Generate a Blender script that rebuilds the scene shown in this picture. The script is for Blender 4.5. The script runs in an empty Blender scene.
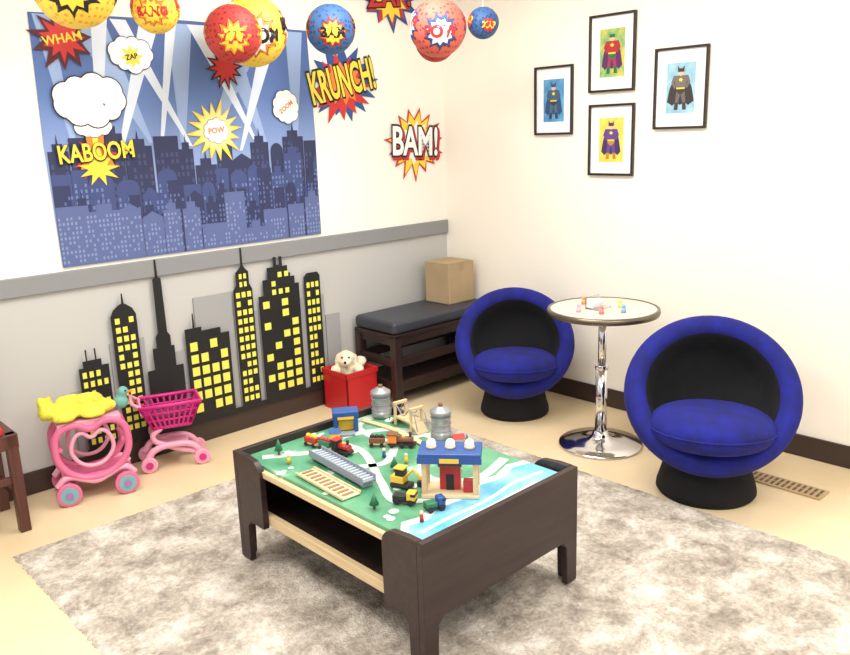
import bpy, bmesh, math, random
from mathutils import Vector, Matrix, Euler, noise
random.seed(7)
S = 1.12   # layout is authored at 1:1.12, scaled to real size at the end
PI = math.pi
col = bpy.context.collection

# ---------------------------------------------------------------- materials
def lin(c):
    c = c/255.0
    return c/12.92 if c <= 0.04045 else ((c+0.055)/1.055)**2.4
def L3(c): return (lin(c[0]), lin(c[1]), lin(c[2]), 1)
_m = {}
def mat(name, c, rough=0.6, metal=0.0, vary=0.0, vscale=8, bump=0.0, bscale=60, sheen=0, coat=0, c2=None, emit=0):
    if name in _m: return _m[name]
    m = bpy.data.materials.new(name); m.use_nodes = True
    nt = m.node_tree; b = nt.nodes['Principled BSDF']
    b.inputs['Base Color'].default_value = L3(c)
    b.inputs['Roughness'].default_value = rough
    b.inputs['Metallic'].default_value = metal
    if sheen:
        b.inputs['Sheen Weight'].default_value = sheen
        b.inputs['Sheen Roughness'].default_value = 0.4
        b.inputs['Sheen Tint'].default_value = L3([min(255, x+60) for x in c])
    if coat: b.inputs['Coat Weight'].default_value = coat
    if emit:
        b.inputs['Emission Color'].default_value = L3(c); b.inputs['Emission Strength'].default_value = emit
    tc = nt.nodes.new('ShaderNodeTexCoord')
    if vary or c2:
        n = nt.nodes.new('ShaderNodeTexNoise'); n.inputs['Scale'].default_value = vscale; n.inputs['Detail'].default_value = 6
        nt.links.new(tc.outputs['Object'], n.inputs['Vector'])
        r = nt.nodes.new('ShaderNodeValToRGB')
        a = c2 if c2 else [x*(1-vary) for x in c]
        d = c if c2 else [min(255, x*(1+vary*0.5)) for x in c]
        r.color_ramp.elements[0].position = 0.35; r.color_ramp.elements[1].position = 0.65
        r.color_ramp.elements[0].color = L3(a); r.color_ramp.elements[1].color = L3(d)
        nt.links.new(n.outputs['Fac'], r.inputs['Fac']); nt.links.new(r.outputs['Color'], b.inputs['Base Color'])
    if bump:
        n2 = nt.nodes.new('ShaderNodeTexNoise'); n2.inputs['Scale'].default_value = bscale; n2.inputs['Detail'].default_value = 4
        nt.links.new(tc.outputs['Object'], n2.inputs['Vector'])
        bp = nt.nodes.new('ShaderNodeBump'); bp.inputs['Strength'].default_value = bump; bp.inputs['Distance'].default_value = 0.01
        nt.links.new(n2.outputs['Fac'], bp.inputs['Height']); nt.links.new(bp.outputs['Normal'], b.inputs['Normal'])
    _m[name] = m
    return m

def wood(name, c, c2, rough=0.4, axis=1):
    if name in _m: return _m[name]
    m = bpy.data.materials.new(name); m.use_nodes = True
    nt = m.node_tree; b = nt.nodes['Principled BSDF']; b.inputs['Roughness'].default_value = rough
    tc = nt.nodes.new('ShaderNodeTexCoord'); mp = nt.nodes.new('ShaderNodeMapping')
    sc = [30, 30, 30]; sc[axis] = 2.5; mp.inputs['Scale'].default_value = sc
    n = nt.nodes.new('ShaderNodeTexNoise'); n.inputs['Scale'].default_value = 1.5; n.inputs['Detail'].default_value = 5
    r = nt.nodes.new('ShaderNodeValToRGB'); r.color_ramp.elements[0].position = .3; r.color_ramp.elements[1].position = .7
    r.color_ramp.elements[0].color = L3(c); r.color_ramp.elements[1].color = L3(c2)
    nt.links.new(tc.outputs['Object'], mp.inputs['Vector']); nt.links.new(mp.outputs['Vector'], n.inputs['Vector'])
    nt.links.new(n.outputs['Fac'], r.inputs['Fac']); nt.links.new(r.outputs['Color'], b.inputs['Base Color'])
    _m[name] = m; return m

# ---------------------------------------------------------------- geometry helpers
def empty(name, loc=(0, 0, 0), rot=(0, 0, 0), sc=1):
    e = bpy.data.objects.new(name, None); e.empty_display_size = 0.05
    e.location = loc; e.rotation_euler = rot; e.scale = (sc, sc, sc); col.objects.link(e); return e
def finish(bm, name, m, parent=None, smooth=False, loc=None, rot=None):
    me = bpy.data.meshes.new(name); bm.normal_update(); bm.to_mesh(me); bm.free()
    if smooth:
        for p in me.polygons: p.use_smooth = True
    for mm in (m if isinstance(m, list) else [m]): me.materials.append(mm)
    o = bpy.data.objects.new(name, me); col.objects.link(o)
    if parent: o.parent = parent
    if loc: o.location = loc
    if rot: o.rotation_euler = rot
    return o
def bev(o, w=0.004, s=2):
    md = o.modifiers.new('bevel', 'BEVEL'); md.width = w; md.segments = s; md.limit_method = 'ANGLE'; md.angle_limit = math.radians(40)
    return o
def box(par, name, a, b, m, bevel=0.0, rot=None, s=2):
    cx = [(a[i]+b[i])/2 for i in range(3)]; d = [abs(b[i]-a[i]) for i in range(3)]
    bm = bmesh.new(); bmesh.ops.create_cube(bm, size=1)
    for v in bm.verts: v.co = Vector((v.co.x*d[0], v.co.y*d[1], v.co.z*d[2]))
    o = finish(bm, name, m, par, loc=cx, rot=rot)
    if bevel: bev(o, bevel, s)
    return o
def cyl(par, name, c, r, h, m, r2=None, rot=None, seg=32, bevel=0.0):
    """c = centre of bottom (unrotated) ; if rot given c is centre"""
    bm = bmesh.new(); bmesh.ops.create_cone(bm, cap_ends=True, segments=seg, radius1=r, radius2=r if r2 is None else r2, depth=h)
    cc = c if rot else (c[0], c[1], c[2]+h/2)
    o = finish(bm, name, m, par, loc=cc, rot=rot)
    for p in o.data.polygons:
        if len(p.vertices) == 4: p.use_smooth = True
    if bevel: bev(o, bevel, 2)
    return o
def sph(par, name, c, r, m, sc=(1, 1, 1), seg=24, rot=None):
    bm = bmesh.new(); bmesh.ops.create_uvsphere(bm, u_segments=seg, v_segments=seg//2+2, radius=r)
    for v in bm.verts: v.co = Vector((v.co.x*sc[0], v.co.y*sc[1], v.co.z*sc[2]))
    return finish(bm, name, m, par, True, loc=c, rot=rot)
def lathe(par, name, prof, m, seg=56, loc=(0, 0, 0), rot=None, midx=None, smooth=True):
    bm = bmesh.new(); rings = []
    for r, z in prof:
        if r < 1e-5: rings.append([bm.verts.new((0, 0, z))])
        else: rings.append([bm.verts.new((r*math.cos(2*PI*i/seg), r*math.sin(2*PI*i/seg), z)) for i in range(seg)])
    for k in range(len(rings)-1):
        A, B = rings[k], rings[k+1]
        for i in range(seg):
            j = (i+1) % seg
            if len(A) == 1 and len(B) == 1: continue
            if len(A) == 1: f = bm.faces.new((A[0], B[j], B[i]))
            elif len(B) == 1: f = bm.faces.new((A[i], A[j], B[0]))
            else: f = bm.faces.new((A[i], A[j], B[j], B[i]))
            if midx: f.material_index = midx(k)
    bmesh.ops.recalc_face_normals(bm, faces=bm.faces)
    return finish(bm, name, m, par, smooth, loc=loc, rot=rot)
def tube(par, name, pts, r, m, cyclic=False, smooth=True, loc=None, rot=None):
    cu = bpy.data.curves.new(name, 'CURVE'); cu.dimensions = '3D'; cu.bevel_depth = r; cu.bevel_resolution = 4; cu.resolution_u = 8
    if smooth:
        sp = cu.splines.new('BEZIER'); sp.bezier_points.add(len(pts)-1)
        for p, q in zip(sp.bezier_points, pts): p.co = q; p.handle_left_type = p.handle_right_type = 'AUTO'
    else:
        sp = cu.splines.new('POLY'); sp.points.add(len(pts)-1)
        for p, q in zip(sp.points, pts): p.co = (*q, 1)
    sp.use_cyclic_u = cyclic; cu.use_fill_caps = True
    tmp = bpy.data.objects.new('tmp', cu); col.objects.link(tmp)
    bpy.context.view_layer.update()
    me = bpy.data.meshes.new_from_object(tmp.evaluated_get(bpy.context.evaluated_depsgraph_get()))
    bpy.data.objects.remove(tmp); me.name = name
    me.materials.clear(); me.materials.append(m)
    for p in me.polygons: p.use_smooth = True
    o = bpy.data.objects.new(name, me); col.objects.link(o); o.parent = par
    if loc: o.location = loc
    if rot: o.rotation_euler = rot
    return o
def textmesh(s, size, offset=0.0, shear=0.0, extrude=0.0):
    cu = bpy.data.curves.new('t', 'FONT'); cu.body = s; cu.size = size; cu.offset = offset; cu.shear = shear; cu.extrude = extrude
    cu.align_x = 'CENTER'; cu.align_y = 'CENTER'; cu.resolution_u = 3
    tmp = bpy.data.objects.new('tmp', cu); col.objects.link(tmp); bpy.context.view_layer.update()
    me = bpy.data.meshes.new_from_object(tmp.evaluated_get(bpy.context.evaluated_depsgraph_get()))
    bpy.data.objects.remove(tmp); return me
def text(par, name, s, size, c, z, m, offset=0.0, shear=0.0, ang=0.0, sx=1, sy=1):
    me = textmesh(s, size, offset, shear); me.name = name; me.materials.clear(); me.materials.append(m)
    o = bpy.data.objects.new(name, me); col.objects.link(o); o.parent = par
    o.location = (c[0], c[1], z); o.rotation_euler = (0, 0, ang); o.scale = (sx, sy, 1); return o
def flat(par, name, polys, z, m, th=0.0, dz=0.0):
    """polygons in local xy"""
    bm = bmesh.new()
    for k, pts in enumerate(polys):
        zz = z+dz*k
        vs = [bm.verts.new((p[0], p[1], zz)) for p in pts]
        f = bm.faces.new(vs)
        f.normal_update()
        if f.normal.z < 0: f.normal_flip()
        if th:
            lo = [bm.verts.new((p[0], p[1], zz-th)) for p in pts]
            for i in range(len(vs)): bm.faces.new((vs[i], vs[(i+1) % len(vs)], lo[(i+1) % len(vs)], lo[i]))
    if th: bmesh.ops.recalc_face_normals(bm, faces=bm.faces)
    bmesh.ops.triangulate(bm, faces=[f for f in bm.faces if len(f.verts) > 4])
    return finish(bm, name, m, par)
def rect(x0, y0, x1, y1): return [(x0, y0), (x1, y0), (x1, y1), (x0, y1)]
def circ(cx, cy, r, n=20, sx=1, sy=1): return [(cx+r*sx*math.cos(2*PI*i/n), cy+r*sy*math.sin(2*PI*i/n)) for i in range(n)]
def star(cx, cy, ro, ri, n, seed=0, sx=1, sy=1, jit=.2):
    rd = random.Random(seed); out = []
    for i in range(2*n):
        a = PI*i/n + .1; r = ro*(1-jit*rd.random()) if i % 2 == 0 else ri*(1-.12*rd.random())
        out.append((cx+r*sx*math.cos(a), cy+r*sy*math.sin(a)))
    return out
def ribbon(pts, w):
    L_ = []; R2 = []
    P_ = [Vector((p[0], p[1])) for p in pts]; dense = []
    for i in range(len(P_)-1):
        p0 = P_[max(i-1, 0)]; p1 = P_[i]; p2 = P_[i+1]; p3 = P_[min(i+2, len(P_)-1)]
        for t in [k/8 for k in range(8)]:
            dense.append(.5*((2*p1)+(-p0+p2)*t+(2*p0-5*p1+4*p2-p3)*t*t+(-p0+3*p1-3*p2+p3)*t*t*t))
    dense.append(P_[-1]); quads = []
    for i, p in enumerate(dense):
        d = (dense[min(i+1, len(dense)-1)]-dense[max(i-1, 0)]).normalized(); nn = Vector((-d.y, d.x))*w/2
        L_.append(p+nn); R2.append(p-nn)
    for i in range(len(dense)-1): quads.append([L_[i], L_[i+1], R2[i+1], R2[i]])
    return quads
def blob(par, name, parts, m, vox=0.008, loc=None, rot=None, disp=0.0):
    bm = bmesh.new()
    for c, r, sc in parts:
        mt = Matrix.Translation(c) @ Matrix.Diagonal((r*sc[0], r*sc[1], r*sc[2], 1))
        bmesh.ops.create_uvsphere(bm, u_segments=16, v_segments=12, radius=1, matrix=mt)
    o = finish(bm, name, m, par, True, loc=loc, rot=rot)
    md = o.modifiers.new('remesh', 'REMESH'); md.mode = 'VOXEL'; md.voxel_size = vox; md.use_smooth_shade = True
    sm = o.modifiers.new('smooth', 'SMOOTH'); sm.iterations = 5; sm.factor = .6
    if disp:
        t = bpy.data.textures.new(name, 'CLOUDS'); t.noise_scale = 0.03
        d = o.modifiers.new('disp', 'DISPLACE'); d.texture = t; d.strength = disp; d.mid_level = .5
    return o

# ---------------------------------------------------------------- palette
M_wall = mat('wall_cream_paint', (249, 246, 236), .7, bump=.05, bscale=120)
M_wallR = mat('wall_warm_paint', (249, 243, 231), .7, bump=.05, bscale=120)
M_wains = mat('wall_grey_paint', (192, 192, 190), .7, bump=.04, bscale=120)
M_rail = mat('chair_rail_grey', (138, 140, 143), .5)
M_basebd = mat('baseboard_brown', (60, 45, 40), .45)
M_black = mat('cutout_black', (20, 20, 23), .6)
M_grey = mat('cutout_grey', (160, 161, 163), .7)
M_yel = mat('window_yellow', (236, 230, 96), .6)
M_white = mat('paper_white', (250, 250, 250), .6)
M_red = mat('comic_red', (200, 44, 44), .5)
M_ora = mat('comic_orange', (238, 130, 52), .5)
M_cyel = mat('comic_yellow', (248, 216, 66), .5)
M_cblue = mat('comic_blue', (38, 80, 146), .5)
M_ink = mat('comic_ink', (20, 18, 22), .5)
M_espresso = wood('espresso_wood', (40, 27, 27), (57, 40, 38), .38, 0)
M_tan = wood('birch_wood', (206, 178, 136), (226, 202, 160), .45, 1)
M_blue = mat('blue_velvet', (17, 24, 122), .9, vary=.18, vscale=14, bump=.25, bscale=220, sheen=.06)
M_bfab = mat('black_fabric', (12, 12, 16), .95, vary=.15, vscale=20, bump=.3, bscale=260)
M_chrome = mat('chrome', (225, 225, 228), .12, 1.0)
M_silver = mat('toy_silver', (165, 168, 172), .35, .6)

# ---------------------------------------------------------------- room shell
XL, YB, ZC = -4.6, -5.2, 2.45
floor_m = mat('vinyl_floor', (232, 212, 176), .30, c2=(224, 201, 162), vscale=2.2, bump=.03, bscale=30)
box(None, 'floor', (XL, YB, -.1), (.1, .1, 0), floor_m)
wl = empty('wall_left')
box(wl, 'upper_paint', (XL, 0, .89), (.1, .1, ZC), M_wall)
box(wl, 'lower_paint', (XL, 0, 0), (.1, .1, .89), M_wains)
box(None, 'wall_right', (0, YB, 0), (.1, 0, ZC), M_wallR)
box(None, 'ceiling', (XL, YB, ZC), (.1, .1, ZC+.08), mat('ceiling_tile', (245, 243, 238), .8, bump=.2, bscale=90))
bev(box(None, 'trim_1', (XL, -.018, .85), (0, 0, .93), M_rail), .004)
box(None, 'baseboard_left', (XL, -.012, 0), (0, 0, .10), M_basebd, .003)
box(None, 'baseboard_right', (-.012, YB, 0), (0, -.012, .10), M_basebd, .003)
# ceiling troffers (real lamps)
for k, (x, y) in enumerate([(-1.3, -1.3), (-3.1, -1.5), (-1.3, -3.3), (-3.1, -3.6)]):
    e = empty('ceiling_light' if k == 0 else 'ceiling_light.%03d' % k, (x, y, ZC))
    box(e, 'frame', (-.33, -.63, -.03), (.33, .63, 0), M_white, .004)
    box(e, 'diffuser', (-.30, -.60, -.035), (.30, .60, -.028), mat('diffuser', (255, 250, 240), .5, emit=3))
    ld = bpy.data.lights.new('lamp', 'AREA'); ld.shape = 'RECTANGLE'; ld.size = .6; ld.size_y = 1.2; ld.energy = 29 if k != 2 else 26; ld.color = (1, .98, .945)
    lo = bpy.data.objects.new('lamp', ld); col.objects.link(lo); lo.parent = e; lo.location = (0, 0, -.045)

# ---------------------------------------------------------------- rug
def rug():
    x0, x1, y0, y1 = -2.78, -.79, -3.45, -.52
    nx, ny = 210, 300
    bm = bmesh.new(); g = []
    for j in range(ny+1):
        row = []
        for i in range(nx+1):
            u, v = i/nx, j/ny
            x = x0+(x1-x0)*u; y = y0+(y1-y0)*v
            edge = min(i, nx-i, j, ny-j)
            z = .009 + .004*noise.noise(Vector((x*45, y*45, 0))) + .003*noise.noise(Vector((x*14, y*14, 3))) + random.uniform(-.002, .002)
            if edge == 0:
                z = .001; x += random.uniform(-.005, .005); y += random.uniform(-.005, .005)
            elif edge == 1: z *= .8
            row.append(bm.verts.new((x, y, max(z, .001))))
        g.append(row)
    for j in range(ny):
        for i in range(nx): bm.faces.new((g[j][i], g[j][i+1], g[j+1][i+1], g[j+1][i]))
    m = bpy.data.materials.new('shag_rug'); m.use_nodes = True; nt = m.node_tree; b = nt.nodes['Principled BSDF']
    b.inputs['Roughness'].default_value = .95
    tc = nt.nodes.new('ShaderNodeTexCoord')
    n1 = nt.nodes.new('ShaderNodeTexNoise'); n1.inputs['Scale'].default_value = 7; n1.inputs['Detail'].default_value = 9; n1.inputs['Roughness'].default_value = .74; n1.inputs['Distortion'].default_value = .35
    r1 = nt.nodes.new('ShaderNodeValToRGB')
    e = r1.color_ramp.elements; e[0].position = .36; e[0].color = L3((138, 128, 118)); e[1].position = .62; e[1].color = L3((218, 211, 202))
    x = r1.color_ramp.elements.new(.5); x.color = L3((186, 176, 164))
    n2 = nt.nodes.new('ShaderNodeTexNoise'); n2.inputs['Scale'].default_value = 75; n2.inputs['Detail'].default_value = 3
    mx = nt.nodes.new('ShaderNodeMix'); mx.data_type = 'RGBA'; mx.blend_type = 'OVERLAY'; mx.inputs[0].default_value = .5
    for n in (n1, n2): nt.links.new(tc.outputs['Object'], n.inputs['Vector'])
    nt.links.new(n1.outputs['Fac'], r1.inputs['Fac']); nt.links.new(r1.outputs['Color'], mx.inputs[6])
    nt.links.new(n2.outputs['Fac'], mx.inputs[7])
    nt.links.new(mx.outputs[2], b.inputs['Base Color'])
    bp = nt.nodes.new('ShaderNodeBump'); bp.inputs['Strength'].default_value = .7; bp.inputs['Distance'].default_value = .012
    n3 = nt.nodes.new('ShaderNodeTexNoise'); n3.inputs['Scale'].default_value = 130; nt.links.new(tc.outputs['Object'], n3.inputs['Vector'])
    nt.links.new(n3.outputs['Fac'], bp.inputs['Height']); nt.links.new(bp.outputs['Normal'], b.inputs['Normal'])
    finish(bm, 'area_rug', m, None, True)
rug()

# ---------------------------------------------------------------- floor vent
v = empty('floor_vent', (-.345, -2.26, 0))
box(v, 'plate', (-.05, -.17, 0), (.05, .17, .006), mat('vent_bronze', (190, 162, 124), .4, .2), .002)
for i in range(14):
    y = -.15+i*.0225
    for xx in (-.02, .02): box(v, 'slot', (xx-.015, y-.005, .005), (xx+.015, y+.005, .0075), mat('vent_dark', (96, 76, 56), .5))

# ---------------------------------------------------------------- skyline cut-outs (foam board standing in front of the rail)
sk = empty('city_skyline_cutout', (0, -.014, 0), (PI/2, 0, 0))
flat(sk, 'grey_silhouettes', [rect(-1.72, .1, -1.515, .72), rect(-1.46, .1, -1.375, .60), rect(-1.30, .1, -1.12, .60), rect(-1.115, .1, -.96, .62),
     rect(-2.33, .1, -2.22, .40), rect(-2.14, .1, -1.98, .58), rect(-1.85, .1, -1.77, .48), rect(-.955, .1, -.86, .50)], -.006, M_grey, .006)
B0 = .10
blds = {
 'A': [(-2.29, B0), (-2.16, B0), (-2.16, .50), (-2.19, .50), (-2.19, .53), (-2.21, .53), (-2.21, .58), (-2.215, .58), (-2.215, .53), (-2.25, .53), (-2.25, .58), (-2.255, .58), (-2.255, .53), (-2.27, .53), (-2.27, .50), (-2.29, .50)],
 'B': [(-2.125, B0), (-2.01, B0), (-2.01, .70), (-2.025, .73), (-2.05, .75), (-2.06, .755), (-2.063, .80), (-2.067, .80), (-2.07, .755), (-2.085, .75), (-2.11, .73), (-2.125, .70)],
 'C': [(-1.985, B0), (-1.81, B0), (-1.81, .42), (-1.845, .42), (-1.845, .52), (-1.86, .52), (-1.86, .57), (-1.873, .59), (-1.876, .84), (-1.89, .85), (-1.892, .93), (-1.898, .93), (-1.90, .85), (-1.914, .84), (-1.917, .59), (-1.93, .57), (-1.93, .52), (-1.95, .52), (-1.95, .42), (-1.985, .42)],
 'D': [(-1.785, B0), (-1.555, B0), (-1.555, .53), (-1.60, .53), (-1.60, .56), (-1.70, .56), (-1.70, .58), (-1.735, .58), (-1.737, .65), (-1.741, .65), (-1.743, .58), (-1.785, .58)],
 'E': [(-1.51, B0), (-1.405, B0), (-1.405, .72), (-1.42, .75), (-1.42, .81), (-1.44, .83), (-1.448, .845), (-1.449, .93), (-1.456, .93), (-1.457, .845), (-1.465, .83), (-1.49, .81), (-1.49, .75), (-1.51, .72)],
 'F': [(-1.37, B0), (-1.125, B0), (-1.125, .71), (-1.15, .71), (-1.15, .75), (-1.175, .75), (-1.175, .77), (-1.19, .77), (-1.19, .81), (-1.22, .81), (-1.22, .86), (-1.235, .86), (-1.235, .82), (-1.255, .82), (-1.255, .86), (-1.27, .86), (-1.27, .81), (-1.31, .81), (-1.31, .75), (-1.34, .75), (-1.34, .67), (-1.37, .67)],
 'G': [(-1.09, B0), (-.99, B0), (-.99, .73), (-1.005, .75), (-1.07, .75), (-1.09, .73)],
}
for k, pts in blds.items(): flat(sk, 'building_'+k, [pts], .010, M_black, .005)
flat(sk, 'strip', [rect(-2.3, .101, -.95, .13)], .0105, M_black)
W = []
def grid(x0, x1, z0, z1, nx, nz, fx=.6, fz=.62, drop=.15, seed=1):
    rd = random.Random(seed); dx = (x1-x0)/nx; dz = (z1-z0)/nz
    for i in range(nx):
        for j in range(nz):
            if rd.random() < drop: continue
            cx = x0+dx*(i+.5); cz = z0+dz*(j+.5)
            W.append(rect(cx-dx*fx/2, cz-dz*fz/2, cx+dx*fx/2, cz+dz*fz/2))
grid(-2.285, -2.165, .14, .49, 4, 8, seed=2); grid(-2.115, -2.02, .16, .70, 3, 13, .68, .62, seed=3, drop=.1)
grid(-1.775, -1.565, .15, .52, 4, 6, .72, .70, .15, 5); grid(-1.505, -1.41, .14, .72, 3, 13, .68, .6, seed=6, drop=.10); grid(-1.48, -1.43, .73, .81, 2, 2, drop=0)
grid(-1.36, -1.135, .15, .65, 4, 9, .68, .66, seed=8, drop=.28); grid(-1.30, -1.18, .66, .79, 3, 3, seed=9); grid(-1.083, -.998, .14, .71, 3, 12, .68, .6, seed=10, drop=.15)
flat(sk, 'lit_windows', W, .0115, M_yel)

# ---------------------------------------------------------------- poster
PW, PH = 1.34, 1.02
po = empty('city_backdrop_poster', (-2.29, -.004, .945), (PI/2, 0, 0))
pm = bpy.data.materials.new('poster_sky'); pm.use_nodes = True; nt = pm.node_tree; b = nt.nodes['Principled BSDF']; b.inputs['Roughness'].default_value = .6
tc = nt.nodes.new('ShaderNodeTexCoord'); sx = nt.nodes.new('ShaderNodeSeparateXYZ'); r = nt.nodes.new('ShaderNodeValToRGB')
nt.links.new(tc.outputs['Object'], sx.inputs[0]); nt.links.new(sx.outputs['Y'], r.inputs['Fac']); nt.links.new(r.outputs['Color'], b.inputs['Base Color'])
e = r.color_ramp.elements; e[0].position = .35; e[0].color = L3((146, 168, 214)); e[1].position = 1; e[1].color = L3((66, 94, 156))
q = e.new(.7); q.color = L3((94, 124, 186))
flat(po, 'sheet', [[(0, 0), (PW, .0), (PW+.005, .5), (PW-.01, PH), (PW*.5, PH+.006), (0, PH-.005), (-.01, .5)]], .0, pm)
Mb = mat('poster_beam', (150, 176, 220), .6); Mb2 = mat('poster_beam_light', (216, 228, 246), .6)
def beam(x, y, x2, w2, y2=1.01, w=.008): return [(x-w, y), (x+w, y), (x2+w2, y2), (x2-w2, y2)]
flat(po, 'beams_back', [beam(.12, .45, .05, .035), beam(.45, .5, .22, .08), beam(1.05, .45, .84, .07), beam(.75, .5, 1.02, .08), beam(1.22, .45, 1.25, .05), beam(.6, .45, .64, .06)], .0006, Mb, dz=.0001)
flat(po, 'beams_front', [beam(.30, .45, .5, .045), beam(.64, .48, .36, .035), beam(.22, .5, .28, .035), beam(.98, .5, .72, .045), beam(.9, .45, 1.12, .045), beam(.5, .5, .60, .025)], .0014, Mb2, dz=.0001)
def skyrow(name, z, m, wm, seed, hmin, hmax, wmin, wmax, winw, winh, keep=.65):
    rd = random.Random(seed); x = 0.0; P_ = []; Wn = []
    while x < PW-.02:
        w = min(rd.uniform(wmin, wmax), PW-x); h = rd.uniform(hmin, hmax)
        t = rd.random()
        if t < .4: P_.append([(x, 0), (x+w, 0), (x+w, h-.03), (x+w*.75, h-.03), (x+w*.75, h), (x+w*.55, h), (x+w*.5, h+.04), (x+w*.45, h), (x+w*.25, h), (x+w*.25, h-.03), (x, h-.03)])
        elif t < .55: P_.append([(x, 0), (x+w, 0), (x+w, h-.02), (x+w*.5, h+.01), (x, h-.02)])
        elif t < .7: P_.append([(x, 0), (x+w, 0)]+[(x+w/2+w/2*math.cos(PI*q/8), h-.03+.04*math.sin(PI*q/8)) for q in range(9)])
        else: P_.append(rect(x, 0, x+w, h))
        ny = int((h-.05)/winh); nx = max(2, int(w/winw))
        for i in range(nx):
            for j in range(ny):
                if rd.random() > keep: continue
                cx = x+w*(i+.5)/nx; cy = .01+winh*(j+.5)
                Wn.append(rect(cx-winw*.26, cy-winh*.3, cx+winw*.26, cy+winh*.3))
        x += w + rd.uniform(-.005, .012)
    flat(po, name, P_, z, m, dz=.00003); flat(po, name+'_windows', Wn, z+.0006, wm)
skyrow('skyline_far', .0024, mat('poster_navy', (42, 48, 86), .6), mat('poster_win1', (62, 72, 116), .6), 3, .42, .58, .07, .13, .022, .03)
skyrow('skyline_mid', .0034, mat('poster_mid', (60, 74, 126), .6), mat('poster_win2', (104, 122, 174), .6), 11, .26, .48, .06, .11, .018, .024)
skyrow('skyline_mid_dark', .0044, mat('poster_dark2', (42, 50, 90), .6), mat('poster_win4', (88, 104, 156), .6), 17, .16, .38, .05, .09, .016, .022, .55)
skyrow('skyline_near', .0054, mat('poster_near', (88, 102, 152), .6), mat('poster_win3', (126, 142, 186), .6), 23, .08, .26, .08, .14, .016, .02, .6)
def cloudpuff(par, name, cx, cy, r, z, seed, sx=1, sy=.6, m=M_white):
    rd = random.Random(seed); cs = []
    for i in range(9):
        a = 2*PI*i/9; cs.append((cx+r*.68*sx*math.cos(a), cy+r*.68*sy*math.sin(a), r*rd.uniform(.28, .40)))
    cs.append((cx, cy, r*.6))
    flat(par, name+'_ink', [circ(c[0], c[1], c[2]+r*.035) for c in cs], z, M_ink, dz=.0001)
    flat(par, name, [circ(c[0], c[1], c[2]) for c in cs], z+.0013, m, dz=.0001)
# kaboom : mushroom cloud
flat(po, 'kaboom_fire', [star(.20, .45, .14, .07, 11, 4, .8, .8)], .0066, M_red)
flat(po, 'kaboom_stem_ink', [[(.118, .40), (.282, .40), (.242, .50), (.252, .62), (.148, .62), (.158, .50)]], .0069, M_ink)
flat(po, 'kaboom_stem', [[(.125, .40), (.275, .40), (.235, .50), (.245, .62), (.155, .62), (.165, .50)]], .0072, M_ora)
flat(po, 'kaboom_stem_glow', [[(.17, .42), (.23, .42), (.21, .50), (.22, .62), (.18, .62), (.19, .50)]], .0074, M_cyel)
flat(po, 'kaboom_ray', [star(.2, .40, .11, .05, 9, 8, .9, .7)], .0076, M_cyel)
cloudpuff(po, 'kaboom_collar', .20, .575, .075, .0078, 21, 1.1, .3)
cloudpuff(po, 'kaboom_cloud', .20, .68, .155, .0102, 1, 1, .5)
M_shade = mat('cloud_shade', (206, 212, 228), .6)
arcs = []
for (cx, cy, rr, a0, a1) in [(.13, .69, .04, -2.6, .3), (.21, .66, .045, -2.8, .2), (.27, .70, .04, -2.4, .6), (.19, .74, .035, -2.8, .1), (.12, .63, .03, -2.9, 0)]:
    arcs += ribbon([(cx+rr*math.cos(a0+(a1-a0)*t/6), cy+rr*math.sin(a0+(a1-a0)*t/6)) for t in range(7)], .007)
flat(po, 'kaboom_cloud_shade', arcs, .0128, M_shade)
text(po, 'kaboom_outline', 'KABOOM', .085, (.20, .465), .0134, M_ink, .005, 0, .05, .9, 1.2)
text(po, 'kaboom_text', 'KABOOM', .085, (.20, .467), .0140, M_cyel, .002, 0, .05, .9, 1.2)
# centre burst
flat(po, 'burst_yellow', [star(.77, .545, .16, .085, 16, 5)], .0066, M_cyel)
flat(po, 'burst_orange', [star(.77, .545, .12, .078, 16, 6)], .0070, mat('pale_orange', (252, 232, 150)))
cloudpuff(po, 'burst_cloud', .77, .545, .065, .0074, 12, 1, .8)
text(po, 'burst_text', 'POW', .036, (.77, .545), .0102, M_ora, .001, .1, .1)
cloudpuff(po, 'cloud_small', .40, .87, .10, .0066, 3, 1, .6); flat(po, 'cs_star', [star(.40, .86, .055, .03, 8, 3)], .0092, M_cyel); text(po, 'cs_text', 'ZAP', .03, (.40, .86), .0098, M_ink, .001, 0, .2)
cloudpuff(po, 'cloud_right', 1.17, .65, .085, .0066, 5, .8, .9); text(po, 'cr_text', 'ZOOM', .03, (1.17, .65), .0094, M_ora, .001, 0, .6)
flat(po, 'star_corner_dark', [star(.12, .92, .15, .08, 11, 15)], .0066, mat('maroon', (84, 24, 34)))
flat(po, 'star_corner_red', [star(.12, .92, .10, .055, 11, 16)], .0072, M_red); text(po, 'corner_text', 'WHAM', .05, (.12, .92), .0080, M_cyel, .001, 0, .2)
flat(po, 'star_mid_dark', [star(.85, .83, .11, .06, 12, 19)], .0066, M_ink); flat(po, 'star_mid_red', [star(.85, .83, .09, .045, 12, 19)], .0072, M_red)

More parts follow.
